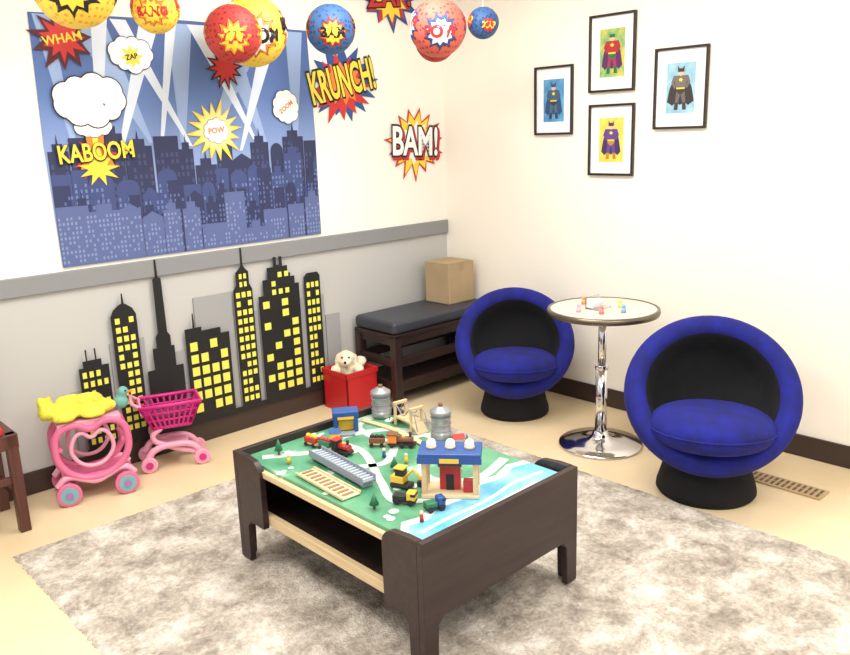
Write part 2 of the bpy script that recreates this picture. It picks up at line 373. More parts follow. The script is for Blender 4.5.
# ---------------------------------------------------------------- wall comic signs
def sign(name, x, z, layers, txt, size, tcol, ocol, ang, sx=1, sy=1, shadow=None):
    e = empty(name, (x, -.003, z), (PI/2, 0, 0)); zz = .003
    for i, (pts, m) in enumerate(layers): flat(e, 'burst_%d' % (i+1), [pts], zz, m, .003 if i == 0 else 0); zz += .0015
    if shadow: text(e, 'shadow', txt, size, (.012, -.014), zz, shadow, size*.09, 0, ang, sx, sy); zz += .001
    text(e, 'outline', txt, size, (0, 0), zz, ocol, size*.075, 0, ang, sx, sy); zz += .001
    text(e, 'letters', txt, size, (0, 0), zz, tcol, size*.025, 0, ang, sx, sy)
    return e
sign('krunch_comic_sign', -.75, 1.72, [(star(0, 0, .25, .15, 13, 31, 1, .85), M_cblue), (star(-.02, -.03, .22, .12, 12, 32, 1, .9), M_red), (star(.0, .0, .16, .1, 12, 33, 1, .8), M_ora)],
     'KRUNCH!', .125, M_cyel, M_ink, .22, .80, 1.75)
sign('bam_comic_sign', -.245, 1.395, [(star(0, 0, .245, .15, 15, 41, 1, .92), M_red), (star(0, 0, .215, .14, 15, 41, 1, .92), M_cyel), (star(0, .0, .16, .11, 14, 44, 1, .8), M_white)],
     'BAM!', .17, M_white, M_ink, -.04, .95, 1.3, shadow=M_red)
sign('zap_comic_sign', -.40, 2.17, [(star(0, 0, .25, .15, 12, 51, 1, .75), M_cblue), (star(0, 0, .21, .12, 12, 52, 1, .75), M_red), (star(0, .0, .14, .09, 12, 53), M_cyel)],
     'ZAP!', .15, M_red, M_ink, .1)

# ---------------------------------------------------------------- hanging balls
def onball(c, r, pts_fn_mesh, m, par, name, yaw, pitch, k):
    me = pts_fn_mesh; R_ = Euler((0, pitch, yaw)).to_matrix()
    for v in me.vertices:
        x, y = v.co.x, v.co.y
        p = Vector((r, x, y)).normalized()*(r*(1+k)); v.co = R_ @ p
    me.materials.clear(); me.materials.append(m); me.name = name
    o = bpy.data.objects.new(name, me); col.objects.link(o); o.parent = par; return o
def starmesh(ro, ri, n, seed, rings=6):
    pts = star(0, 0, ro, ri, n, seed); bm = bmesh.new(); c = bm.verts.new((0, 0, 0)); prev = None
    for k in range(1, rings+1):
        ring = [bm.verts.new((p[0]*k/rings, p[1]*k/rings, 0)) for p in pts]
        for i in range(len(ring)):
            j = (i+1) % len(ring)
            if prev is None: bm.faces.new((c, ring[i], ring[j]))
            else: bm.faces.new((prev[i], ring[i], ring[j], prev[j]))
        prev = ring
    me = bpy.data.meshes.new('s'); bm.to_mesh(me); bm.free(); return me
def dotmat(name, c, cd, scale):
    m = mat(name, c, .6); nt = m.node_tree; b = nt.nodes['Principled BSDF']
    tc = nt.nodes.new('ShaderNodeTexCoord'); vo = nt.nodes.new('ShaderNodeTexVoronoi'); vo.inputs['Scale'].default_value = scale; vo.inputs['Randomness'].default_value = .25
    rr = nt.nodes.new('ShaderNodeValToRGB'); rr.color_ramp.interpolation = 'CONSTANT'
    rr.color_ramp.elements[0].color = L3(cd); rr.color_ramp.elements[1].position = .33; rr.color_ramp.elements[1].color = L3(c)
    nt.links.new(tc.outputs['Object'], vo.inputs['Vector']); nt.links.new(vo.outputs['Distance'], rr.inputs['Fac']); nt.links.new(rr.outputs['Color'], b.inputs['Base Color'])
    return m
D_y = dotmat('lantern_yellow', (246, 212, 74), (238, 164, 60), 45); D_r = dotmat('lantern_red', (190, 56, 50), (146, 26, 34), 45)
D_b = dotmat('lantern_blue', (62, 104, 160), (36, 72, 130), 45); D_w = dotmat('lantern_pink', (220, 104, 88), (184, 52, 58), 45)
bi = 0
def ball(x, y, z, r, base, s1, s2, txt, tm):
    global bi
    e = empty('hanging_paper_lantern' if bi == 0 else 'hanging_paper_lantern.%03d' % bi, (x, y, z)); bi += 1
    prof = []
    for i in range(41):
        a = -PI/2+PI*i/40; rr = r*math.cos(a); prof.append((max(rr, 0) if 0 < i < 40 else 0, r*math.sin(a)))
    lathe(e, 'paper_globe', prof, base, 48)
    tube(e, 'string', [(0, 0, r), (0, 0, ZC-z)], .0012, M_white, smooth=False)
    cyl(e, 'ring', (0, 0, r-.003), r*.12, .006, M_white)
    for k in range(4):
        yaw = -2.36 + .25 + k*PI/2 + random.uniform(-.15, .15); pit = .25*(1 if k % 2 == 0 else -.6)
        onball(None, r, starmesh(r*.95, r*.55, 11, k+bi), M_ink, e, 'burst_ink', yaw, pit, .008)
        onball(None, r, starmesh(r*.86, r*.5, 11, k+bi), s1, e, 'burst_a', yaw, pit, .014)
        onball(None, r, starmesh(r*.6, r*.38, 11, k+bi+9), s2, e, 'burst_b', yaw, pit, .020)
        onball(None, r, textmesh(txt, r*.55, r*.03), tm, e, 'word', yaw, pit, .030)
ball(-2.25, -.4, 2.00, .145, D_y, M_ink, M_cyel, 'POW', M_red)
ball(-1.95, -.4, 1.945, .09, D_y, M_ora, M_cyel, 'BANG', M_red)
ball(-1.63, -.42, 1.87, .115, D_r, M_ora, M_cyel, 'ZAP', M_red)
ball(-1.45, -.28, 1.905, .150, D_y, M_ora, M_white, 'BOOM', M_ink)
ball(-1.11, -.4, 1.92, .110, D_b, M_red, M_cyel, 'BAM', M_ink)
ball(-.82, -.8, 1.90, .125, D_w, M_cblue, M_white, 'POW', M_red)
ball(-.66, -.62, 1.87, .095, D_r, M_red, M_ora, 'WOW', M_cyel)
ball(-.52, -.8, 1.94, .072, D_b, M_cblue, M_red, 'ZAP', M_cyel)

# ---------------------------------------------------------------- framed prints
M_fr = mat('frame_brown', (40, 28, 26), .35)
def framed(name, yc, zc, w, h, bg, bg2, suit, cape, acc, leg, ears=False, skin=(232, 190, 160), wide=1.0):
    e = empty(name, (-.001, yc, zc), (PI/2, 0, -PI/2)); t = .011
    for n, a, b_ in (('top', (-w/2, h/2-t, 0), (w/2, h/2, .018)), ('bottom', (-w/2, -h/2, 0), (w/2, -h/2+t, .018)),
                     ('left', (-w/2, -h/2+t, 0), (-w/2+t, h/2-t, .018)), ('right', (w/2-t, -h/2+t, 0), (w/2, h/2-t, .018))):
        box(e, 'frame_'+n, a, b_, M_fr, .002)
    box(e, 'mat_board', (-w/2+t, -h/2+t, 0), (w/2-t, h/2-t, .006), M_white)
    pw, ph = w*.27, h*.31; tag = name+str(yc)+str(zc)
    flat(e, 'print', [rect(-pw, -ph, pw, ph)], .0066, mat('bg'+tag, bg, .6, c2=bg2, vscale=25))
    Ms = mat('suit'+tag, suit); Mc = mat('cape'+tag, cape); Mk = mat('skin'+str(skin), skin); Ma = mat('acc'+tag, acc); Ml = mat('leg'+tag, leg)
    k = ph/.105
    sc = lambda L_: [(x*k*1.25, y*k) for x, y in L_]
    flat(e, 'hero_cape', [sc([(-.022, .052), (.022, .052), (.036*wide, .0), (.044*wide, -.055), (.03, -.072), (.015, -.058), (0, -.07), (-.015, -.058), (-.03, -.072), (-.044*wide, -.055), (-.036*wide, .0)])], .0071, Mc)
    flat(e, 'hero_legs', [sc([(-.015, -.005), (.015, -.005), (.019, -.05), (.023, -.088), (.009, -.09), (.006, -.05), (.001, -.028), (-.001, -.028), (-.006, -.05), (-.009, -.09), (-.023, -.088), (-.019, -.05)])], .0074, Ml)
    flat(e, 'hero_torso', [sc([(-.027, .052), (.027, .052), (.022, .02), (.015, -.005), (-.015, -.005), (-.022, .02)])], .0076, Ms)
    flat(e, 'hero_arms', [sc([(-.027, .052), (-.018, .045), (-.026, .025), (-.018, .002), (-.024, -.002), (-.036, .024)]), sc([(.027, .052), (.018, .045), (.026, .025), (.018, .002), (.024, -.002), (.036, .024)])], .0078, Ms)
    flat(e, 'hero_trunks', [sc([(-.0155, .0), (.0155, .0), (.016, -.014), (.003, -.026), (-.003, -.026), (-.016, -.014)])], .0080, Ma)
    flat(e, 'hero_boots', [sc([(-.023, -.09), (-.009, -.09), (-.007, -.06), (-.020, -.06)]), sc([(.023, -.09), (.009, -.09), (.007, -.06), (.020, -.06)])], .0080, Ma)
    flat(e, 'hero_belt', [sc(rect(-.0155, -.004, .0155, .002))], .0083, M_cyel)
    flat(e, 'hero_head', [sc(circ(0, .066, .014, 16, .8, 1.15))], .0082, Mk)
    mk = [(-.0115, .066), (-.0125, .092 if ears else .080), (-.006, .081), (.006, .081), (.0125, .092 if ears else .080), (.0115, .066)]
    flat(e, 'hero_mask', [sc(mk)], .0086, Mc if ears else Ma)
    flat(e, 'hero_emblem', [sc(star(0, 0.034, .010, .006, 5, 1))], .0086, M_cyel)
framed('framed_superhero_print', -.82, 1.59, .245, .345, (96, 170, 212), (70, 130, 190), (64, 96, 120), (44, 74, 118), (40, 58, 80), (74, 104, 126), True)
framed('framed_superhero_print.001', -1.17, 1.795, .26, .36, (206, 196, 90), (96, 170, 110), (176, 40, 48), (90, 30, 90), (30, 110, 60), (150, 50, 90))
framed('framed_superhero_print.002', -1.175, 1.385, .26, .345, (240, 216, 96), (238, 196, 80), (96, 64, 140), (60, 44, 90), (180, 130, 50), (96, 64, 140), True)
framed('framed_superhero_print.003', -1.54, 1.61, .265, .36, (164, 206, 222), (134, 182, 206), (112, 104, 100), (52, 46, 48), (60, 54, 58), (104, 96, 92), True, wide=1.15)

# ---------------------------------------------------------------- bench + box
bn = empty('upholstered_bench', (-.40, -.20, 0))
hx, hy = .38, .17
for i, (sx_, sy_) in enumerate([(-1, -1), (1, -1), (-1, 1), (1, 1)]):
    box(bn, 'leg_%d' % (i+1), (sx_*hx-.025*(1+sx_), sy_*hy-.02*(1+sy_), 0), (sx_*hx+.025*(1-sx_), sy_*hy+.02*(1-sy_), .40), M_espresso, .004)
for z0, z1 in ((.34, .40), (.22, .27), (.08, .14)):
    box(bn, 'front_rail', (-hx+.03, -hy+.008, z0), (hx-.03, -hy+.03, z1), M_espresso, .003)
    box(bn, 'end_rail_l', (-hx+.012, -hy+.02, z0), (-hx+.035, hy-.02, z1), M_espresso, .003)
    box(bn, 'end_rail_r', (hx-.035, -hy+.02, z0), (hx-.012, hy-.02, z1), M_espresso, .003)
    box(bn, 'back_rail', (-hx+.03, hy-.03, z0), (hx-.03, hy-.008, z1), M_espresso, .003)
box(bn, 'seat_deck', (-hx, -hy, .385), (hx, hy, .405), M_espresso, .003)
box(bn, 'lower_shelf', (-hx+.02, -hy+.02, .12), (hx-.02, hy-.02, .135), M_espresso)
box(bn, 'cushion', (-hx, -hy, .405), (hx, hy, .475), mat('bench_vinyl', (54, 58, 68), .45, bump=.1), .024, s=5)
cb = empty('cardboard_box', (-.165, -.18, .475))
M_card = mat('kraft_cardboard', (178, 154, 120), .9, vary=.04, vscale=6)
box(cb, 'carton', (-.105, -.10, 0), (.105, .10, .235), M_card, .006)
box(cb, 'flap_l', (-.105, -.10, .2355), (-.001, .10, .238), M_card); box(cb, 'flap_r', (.001, -.10, .2355), (.105, .10, .238), M_card)
box(cb, 'tape', (-.018, -.101, .238), (.018, .101, .2392), mat('tape', (166, 140, 104), .4)); box(cb, 'tape_drop', (-.018, -.1015, .19), (.018, -.1, .239), mat('tape', (1, 1, 1)))

# ---------------------------------------------------------------- ball chairs
def ball_chair(name, x, y, k, face):
    e = empty(name, (x, y, 0), (0, 0, face))   # local +x is the front
    R_ = .338*k; el = math.radians(38)
    rot = (0, PI/2-el, 0)          # lathe axis z -> tilted to the front (+x)
    s = R_/.335
    prof = [(0, -.235), (.10, -.23), (.19, -.205), (.26, -.15), (.305, -.08), (.328, -.015), (.337, .025), (.330, .062), (.305, .082), (.272, .080), (.246, .055), (.235, .01), (.218, -.055), (.165, -.11), (.09, -.14), (0, -.15)]
    for _ in range(2):
        q = [prof[0]]
        for a, b_ in zip(prof[:-1], prof[1:]): q += [(a[0]*.75+b_[0]*.25, a[1]*.75+b_[1]*.25), (a[0]*.25+b_[0]*.75, a[1]*.25+b_[1]*.75)]
        q.append(prof[-1]); prof = q
    prof = [(a*s, b_*s) for a, b_ in prof]; n = len(prof)
    inner = next(i for i in range(n//2, n) if prof[i][1] < .062*s)
    cz = .405*k
    lathe(e, 'shell', prof, [M_blue, M_bfab], 72, (0.0, 0, cz), rot, midx=lambda q_: 1 if q_ >= inner else 0)
    cush = []
    for i in range(29):
        a = -PI/2+PI*i/28; cush.append((abs(math.cos(a))**.6*.238*s if 0 < i < 28 else 0, .082*s*math.copysign(abs(math.sin(a))**.9, math.sin(a))))
    lathe(e, 'seat_cushion', cush, M_blue, 56, (.090*s, 0, cz-.095*s), (0, math.radians(-5), 0))
    pts = [(.239*s*math.cos(t), .239*s*math.sin(t), .0) for t in [2*PI*i/40 for i in range(40)]]
    tube(e, 'cushion_piping', pts, .004, M_blue, True, loc=(.090*s, 0, cz-.095*s), rot=(0, math.radians(-5), 0))
    lathe(e, 'pedestal_base', [(0, 0), (.190*k, 0), (.198*k, .012), (.196*k, .03), (.178*k, .09), (.168*k, .14), (.168*k, .19), (0, .19)], M_bfab, 48, (0.0, 0, 0))
    return e
ball_chair('round_swivel_chair', -.385, -.865, .91, math.radians(180+42))
ball_chair('round_swivel_chair.001', -.595, -2.055, .985, math.radians(180+32))

# ---------------------------------------------------------------- bistro table
bt = empty('bistro_table', (-.475, -1.465, 0))
lathe(bt, 'base_disc', [(0, 0), (.19, 0), (.195, .006), (.19, .013), (.12, .022), (.06, .034), (.04, .05), (.034, .07), (0, .07)], M_chrome, 64)
cyl(bt, 'lower_column', (0, 0, .05), .027, .33, M_chrome); cyl(bt, 'collar', (0, 0, .37), .031, .02, M_chrome, bevel=.003)
cyl(bt, 'upper_column', (0, 0, .38), .019, .25, M_chrome); cyl(bt, 'top_mount', (0, 0, .615), .07, .018, M_chrome, .09)
M_top = mat('table_top_laminate', (222, 214, 200), .3, c2=(202, 192, 176), vscale=30)
cyl(bt, 'table_top', (0, 0, .633), .240, .022, M_top, seg=72)
lathe(bt, 'chrome_rim', [(.236, .630), (.248, .631), (.252, .644), (.248, .657), (.236, .658), (.236, .630)], mat('rim_bronze', (110, 100, 86), .3, .8), 72)
gl = empty('acrylic_card_holder', (-.49, -1.45, .657)); 
clear = bpy.data.materials.new('clear_acrylic'); clear.use_nodes = True; bb = clear.node_tree.nodes['Principled BSDF']; bb.inputs['Transmission Weight'].default_value = 1; bb.inputs['Roughness'].default_value = .05; bb.inputs['Base Color'].default_value = (.95, .97, 1, 1)
box(gl, 'tray', (-.05, -.035, 0), (.05, .035, .004), clear); box(gl, 'back', (-.05, .031, .004), (.05, .035, .05), clear); box(gl, 'cards', (-.04, .0, .004), (.04, .028, .035), M_white, rot=(.2, 0, 0))
for k, (dx, dy, c) in enumerate([(-.10, -.06, (226, 130, 130)), (-.02, -.12, (130, 170, 210)), (.06, -.05, (236, 214, 130)), (-.13, .04, (236, 176, 200)), (.02, .12, (226, 160, 110))]):
    t = empty('toy_figure' if k == 0 else 'toy_figure.%03d' % k, (-.475+dx, -1.465+dy, .655)); mm = mat('fig%d' % k, c, .4)
    cyl(t, 'body', (0, 0, 0), .012, .022, mm, .008); sph(t, 'head', (0, 0, .029), .009, mm)

# ---------------------------------------------------------------- train table
tt = empty('train_play_table', (-1.862, -1.615, .013))
TX, TY, TH = .340, .475, .397      # half sizes, height
ap0 = .155
def prism(name, pts, fA, fB, m, bw):
    bm = bmesh.new(); A = [bm.verts.new(fA(p)) for p in pts]; B = [bm.verts.new(fB(p)) for p in pts]
    bm.faces.new(A); bm.faces.new(B[::-1])
    for i in range(len(A)): bm.faces.new((A[i], B[i], B[(i+1) % len(A)], A[(i+1) % len(A)]))
    bmesh.ops.recalc_face_normals(bm, faces=bm.faces); bmesh.ops.triangulate(bm, faces=[f for f in bm.faces if len(f.verts) > 4])
    return bev(finish(bm, name, m, tt), bw)
for s_ in (-1, 1):
    pts = [(-TX, 0), (-TX+.05, 0), (-TX+.055, ap0-.02), (-TX+.075, ap0), (TX-.075, ap0), (TX-.055, ap0-.02), (TX-.05, 0), (TX, 0), (TX, TH), (-TX, TH)]
    prism('end_panel', pts, lambda p: (p[0], s_*TY, p[1]), lambda p: (p[0], s_*(TY-.022), p[1]), M_espresso, .003)
    for t_ in (-1, 1):
        Ly = .165; y0 = .0222
        prof = [(y0, 0), (.06, 0), (.064, ap0-.02), (.085, ap0), (Ly, ap0), (Ly, TH-.055)] + [(Ly-.05+.05*math.cos(a), TH-.055+.05*math.sin(a)) for a in [PI/2*i/8 for i in range(1, 9)]] + [(.07, TH), (y0, TH)]
        prism('corner_bracket', prof, lambda p: (t_*TX, s_*(TY-p[0]), p[1]), lambda p: (t_*(TX-.022), s_*(TY-p[0]), p[1]), M_espresso, .003)
    box(tt, 'side_edge', (s_*(TX-.022)-.009, -TY+.023, .338), (s_*(TX-.022)+.009, TY-.023, .360), M_tan, .002)
    box(tt, 'lower_rail', (s_*(TX-.036)-.012, -TY+.023, .160), (s_*(TX-.036)+.012, TY-.023, .195), M_tan, .003)
box(tt, 'under_shelf', (-TX+.048, -TY+.023, .165), (TX-.048, TY-.023, .177), M_espresso)
box(tt, 'centre_divider', (-.01, -TY+.023, .177), (.01, TY-.023, .343), M_espresso)
gm = bpy.data.materials.new('playmat_green'); gm.use_nodes = True; nt = gm.node_tree; b = nt.nodes['Principled BSDF']; b.inputs['Roughness'].default_value = .35
tc = nt.nodes.new('ShaderNodeTexCoord'); n = nt.nodes.new('ShaderNodeTexNoise'); n.inputs['Scale'].default_value = 7; n.inputs['Detail'].default_value = 5
r = nt.nodes.new('ShaderNodeValToRGB'); e = r.color_ramp.elements; e[0].position = .35; e[0].color = L3((66, 134, 100)); e[1].position = .60; e[1].color = L3((102, 166, 130)); q = e.new(.68); q.color = L3((180, 212, 190))
nt.links.new(tc.outputs['Object'], n.inputs['Vector']); nt.links.new(n.outputs['Fac'], r.inputs['Fac']); nt.links.new(r.outputs['Color'], b.inputs['Base Color'])
ZS = .370
box(tt, 'play_board', (-TX+.0315, -TY+.023, .345), (TX-.0315, TY-.023, ZS), gm)
M_road = mat('painted_road', (196, 206, 200), .4)
flat(tt, 'painted_road', ribbon([(-.27, .40), (-.1, .30), (.05, .34), (.22, .25), (.24, .05), (.10, -.02), (.0, -.15), (.1, -.26), (.28, -.22)], .035), ZS+.0006, M_road)
flat(tt, 'painted_path', ribbon([(-.28, .1), (-.15, .12), (-.02, .05), (.10, .13)], .03)+ribbon([(-.05, .42), (.0, .2), (-.12, -.05), (-.18, -.2), (-.05, -.28)], .028)+ribbon([(.28, .42), (.14, .38), (.12, .2), (.28, .12)], .026), ZS+.0009, M_road)
X1 = TX-.0325; Y1 = -TY+.024
sh = [(-X1, Y1), (-X1, -.385), (-.26, -.335), (-.20, -.35), (-.12, -.32), (-.02, -.335), (.06, -.30), (.16, -.32), (.24, -.29), (X1, -.31), (X1, Y1)]
flat(tt, 'painted_beach_sand', [[(x, y+.03 if y > Y1 else y) for x, y in sh]], ZS+.0012, mat('paint_foam', (222, 236, 236), .4))
flat(tt, 'painted_water', [sh], ZS+.0016, mat('paint_water', (84, 172, 214), .35, c2=(150, 208, 230), vscale=12))
flat(tt, 'painted_waves', ribbon([(-.26, -.39), (-.15, -.385), (0, -.39), (.15, -.37), (.28, -.38)], .012)+ribbon([(-.2, -.425), (0, -.42), (.2, -.415)], .008), ZS+.0020, M_white)
cl = []
rd = random.Random(4)
for cx, cy in [(-.25, -.25), (.22, -.12), (.26, .36), (-.05, .2), (-.27, .0), (.02, -.22), (.15, .42), (-.02, .43), (-.28, .25), (-.18, .35), (.05, .1), (-.1, -.15)]:
    for k in range(4): cl.append(circ(cx+rd.uniform(-.025, .025), cy+rd.uniform(-.02, .02), rd.uniform(.008, .018), 14))
flat(tt, 'painted_bushes', cl, ZS+.0013, mat('paint_bush', (206, 226, 208), .4), dz=.00002)

# ---------------------------------------------------------------- toys on the table
ZT = .013+ZS+.0025
M_tblue = mat('toy_blue', (38, 80, 148), .4); M_tred = mat('toy_red', (184, 48, 46), .4); M_tgreen = mat('toy_green', (46, 116, 82), .4)
M_tyel = mat('toy_yellow', (234, 190, 66), .4); M_tblk = mat('toy_black', (34, 34, 38), .5); M_tgry = mat('toy_grey', (136, 146, 160), .5)
M_tbrn = mat('toy_brown', (126, 78, 54), .5); M_cream = mat('toy_cream', (228, 208, 168), .5)
def wheels(e, xs, w, r, m=M_tblk):
    for i, x in enumerate(xs):
        for s_ in (-1, 1): cyl(e, 'wheel_%d' % (i*2+(s_ > 0)), (x, s_*w, r), r, .006, m, rot=(PI/2, 0, 0), seg=18)
def loco(name, x, y, a, c1, c2, L=.09):
    e = empty(name, (x, y, ZT), (0, 0, a))
    box(e, 'chassis', (-L/2, -.014, .008), (L/2, .014, .015), M_tblk, .001)
    cyl(e, 'boiler', (L*.1, 0, .026), .012, L*.6, c1, rot=(0, PI/2, 0), seg=20)
    box(e, 'cab', (-L/2, -.015, .015), (-L*.18, .015, .045), c2, .002); box(e, 'roof', (-L/2-.003, -.018, .045), (-L*.15, .018, .049), c1, .001)
    cyl(e, 'funnel', (L*.3, 0, .036), .004, .016, M_tblk, .006, seg=14); sph(e, 'dome', (L*.05, 0, .037), .006, M_tyel, seg=12)
    wheels(e, (-L*.35, -.0, L*.32), .015, .008); return e
def wagon(name, x, y, a, c1, c2, L=.06):
    e = empty(name, (x, y, ZT), (0, 0, a))
    box(e, 'chassis', (-L/2, -.013, .007), (L/2, .013, .013), M_tan, .001); box(e, 'body', (-L/2+.003, -.014, .013), (L/2-.003, .014, .032), c1, .002)
    for k in range(3): sph(e, 'load_%d' % k, (-L*.28+k*L*.28, 0, .034), .009, c2, seg=12)
    wheels(e, (-L*.3, L*.3), .014, .007); return e
def truck(name, x, y, a, c1, c2, L=.07):
    e = empty(name, (x, y, ZT), (0, 0, a))
    box(e, 'chassis', (-L/2, -.014, .008), (L/2, .014, .014), M_tblk, .001); box(e, 'cab', (L*.12, -.015, .014), (L/2, .015, .040), c1, .003)
    box(e, 'window', (L*.3, -.0155, .027), (L/2+.0005, .0155, .036), M_tblk, .001)
    box(e, 'bed', (-L/2, -.015, .014), (L*.08, .015, .028), c2, .002); wheels(e, (-L*.32, L*.3), .015, .009); return e
loco('toy_train_engine', -1.925, -1.40, math.radians(-80), M_tred, M_tblk, .08)
wagon('toy_train_wagon', -1.94, -1.325, math.radians(-80), M_tgreen, M_tred); wagon('toy_train_wagon.001', -1.952, -1.258, math.radians(-80), M_tred, M_tyel)
loco('toy_train_engine.001', -1.745, -1.505, math.radians(-50), M_tbrn, M_ora, .10)
wagon('toy_train_wagon.002', -1.80, -1.435, math.radians(-50), M_tbrn, M_tblk)
dg = empty('toy_digger', (-1.965, -1.75, ZT), (0, 0, math.radians(-70)), 1.15)
box(dg, 'tracks', (-.03, -.018, 0), (.03, .018, .014), M_tblk, .005); box(dg, 'body', (-.028, -.016, .014), (.012, .016, .034), M_tyel, .003)
box(dg, 'cab', (-.015, -.013, .034), (.01, .013, .054), M_tblk, .002); box(dg, 'cab_roof', (-.018, -.015, .054), (.013, .015, .058), M_tyel, .001)
tube(dg, 'arm', [(.01, 0, .03), (.035, 0, .055), (.058, 0, .03)], .004, M_tyel, smooth=False); box(dg, 'bucket', (.05, -.012, .012), (.068, .012, .030), M_tblk, .003)
truck('toy_truck', -2.035, -1.84, math.radians(-60), M_tyel, M_tblk); truck('toy_truck.001', -2.005, -1.935, math.radians(-20), M_tblue, M_tgreen, .06)
st = empty('toy_train_station', (-1.888, -1.888, ZT), (0, 0, math.radians(-50)), .96)
box(st, 'platform', (-.09, -.05, 0), (.09, .05, .012), M_cream, .002)
for i, (px, py) in enumerate([(-.08, -.04), (.08, -.04), (-.08, .04), (.08, .04), (0.0, .04)]): box(st, 'post_%d' % i, (px-.008, py-.008, .012), (px+.008, py+.008, .125), M_tan, .001)
box(st, 'roof', (-.098, -.056, .125), (.098, .056, .15), M_tblue, .003); box(st, 'roof_fascia', (-.10, -.058, .118), (.10, -.054, .138), M_tblue, .001)
for i in range(3):
    cyl(st, 'roof_lamp_base_%d' % i, (-.06+i*.06, 0, .15), .016, .008, M_cream); sph(st, 'roof_lamp_%d' % i, (-.06+i*.06, 0, .165), .015, M_white)
box(st, 'hut', (-.035, -.01, .012), (.03, .035, .09), M_tred, .003); box(st, 'hut_door', (-.015, -.0115, .012), (.01, -.009, .065), M_tblk); box(st, 'hut_roof', (-.04, -.015, .09), (.035, .038, .098), M_tbrn, .002)
box(st, 'counter', (.04, -.03, .012), (.07, .0, .05), M_tred, .002); box(st, 'sign', (-.03, -.060, .122), (.03, -.0575, .136), M_tyel)
for k, (x, y) in enumerate([(-1.592, -1.215), (-1.592, -1.545)]):
    s_ = empty('toy_silo' if k == 0 else 'toy_silo.001', (x, y, ZT), (0, 0, 0), 1.05)
    lathe(s_, 'tank', [(0, 0), (.036, 0), (.036, .02), (.033, .022), (.033, .085), (.037, .087), (.037, .097), (.033, .1), (.015, .112), (0, .114)], M_silver, 32)
    for j in range(3): tube(s_, 'band_%d' % j, [(.034*math.cos(2*PI*i/24), .034*math.sin(2*PI*i/24), .03+j*.022) for i in range(24)], .0018, M_tgry, True)
    cyl(s_, 'cap', (0, 0, .11), .008, .012, M_tbrn)
bg = empty('toy_wooden_bridge', (-1.60, -1.38, ZT), (0, 0, math.radians(84)))
prism_pts = [(-.09, 0), (-.05, .035), (.05, .035), (.09, 0), (.08, 0), (.045, .028), (-.045, .028), (-.08, 0)]
bm = bmesh.new(); A = [bm.verts.new((p[0], -.025, p[1])) for p in prism_pts]; B = [bm.verts.new((p[0], .025, p[1])) for p in prism_pts]; bm.faces.new(A); bm.faces.new(B[::-1])
for i in range(8): bm.faces.new((A[i], B[i], B[(i+1) % 8], A[(i+1) % 8]))
bmesh.ops.recalc_face_normals(bm, faces=bm.faces); bmesh.ops.triangulate(bm, faces=[f for f in bm.faces if len(f.verts) > 4]); finish(bm, 'deck', M_tan, bg)
for px in (-.05, .05):
    for py in (-.024, .024): box(bg, 'tower', (px-.005, py-.004, 0), (px+.005, py+.004, .085), M_tan, .001)
    box(bg, 'tower_cap', (px-.006, -.03, .08), (px+.006, .03, .09), M_tan, .001)
for py in (-.024, .024): tube(bg, 'cable', [(-.09, py, .01), (-.05, py, .08), (0, py, .05), (.05, py, .08), (.09, py, .01)], .002, M_tgry)
ar = empty('toy_engine_shed', (-1.775, -1.225, ZT), (0, 0, math.radians(-35)))
box(ar, 'wall_l', (-.045, -.03, 0), (-.03, .03, .07), M_tblue, .002); box(ar, 'wall_r', (.03, -.03, 0), (.045, .03, .07), M_tblue, .002)
box(ar, 'lintel', (-.048, -.032, .055), (.048, .032, .078), M_tblue, .003); box(ar, 'yellow_band', (-.03, -.034, .05), (.03, -.031, .06), M_tyel); box(ar, 'inside', (-.028, -.01, 0), (.028, .025, .04), M_tyel, .002)
box(ar, 'ramp', (-.03, -.07, 0), (.03, -.03, .005), M_tgry)
vd = empty('toy_track_bridge', (-2.025, -1.52, ZT), (0, 0, math.radians(-95)))
box(vd, 'deck', (-.16, -.025, .018), (.16, .025, .024), M_tgry, .001)
for s_ in (-1, 1): box(vd, 'side', (-.16, s_*.025-.002, .012), (.16, s_*.025+.002, .038), M_tgry, .001)
for i in range(17): box(vd, 'rib_%d' % i, (-.155+i*.0188, -.023, .024), (-.149+i*.0188, .023, .028), mat('toy_ltgrey', (190, 198, 210), .5))
for i in range(4): box(vd, 'pier_%d' % i, (-.15+i*.096, -.02, 0), (-.138+i*.096, .02, .018), M_tgry, .001)
ty = empty('wooden_tray', (-2.115, -1.565, ZT), (0, 0, math.radians(-93)))
box(ty, 'base', (-.13, -.034, 0), (.13, .034, .006), M_cream, .002)
for i in range(10): box(ty, 'slot_%d' % i, (-.12+i*.025, -.02, .006), (-.108+i*.025, .02, .0085), mat('tray_brown', (150, 118, 86), .5))
for s_ in (-1, 1): box(ty, 'edge', (-.13, s_*.034-.003, .004), (.13, s_*.034+.003, .012), M_tan, .001)
tk = empty('toy_train_track', (0, 0, ZT))
flat(tk, 'rail_bed', [[(a.x, a.y) for a in q_] for q_ in ribbon([(-1.675, -1.20), (-1.66, -1.36), (-1.69, -1.56), (-1.75, -1.70), (-1.76, -1.80)], .022)], .005, M_tan, .005)
for k, (x, y, h) in enumerate([(-2.08, -1.24, .05), (-1.62, -1.70, .055), (-2.12, -1.80, .045), (-1.90, -1.64, .045)]):
    t = empty('toy_tree' if k == 0 else 'toy_tree.%03d' % k, (x, y, ZT)); cyl(t, 'trunk', (0, 0, 0), .004, h*.4, M_tbrn, seg=10)
    cyl(t, 'foliage', (0, 0, h*.3), .015, h*.8, M_tgreen, .001, seg=14)
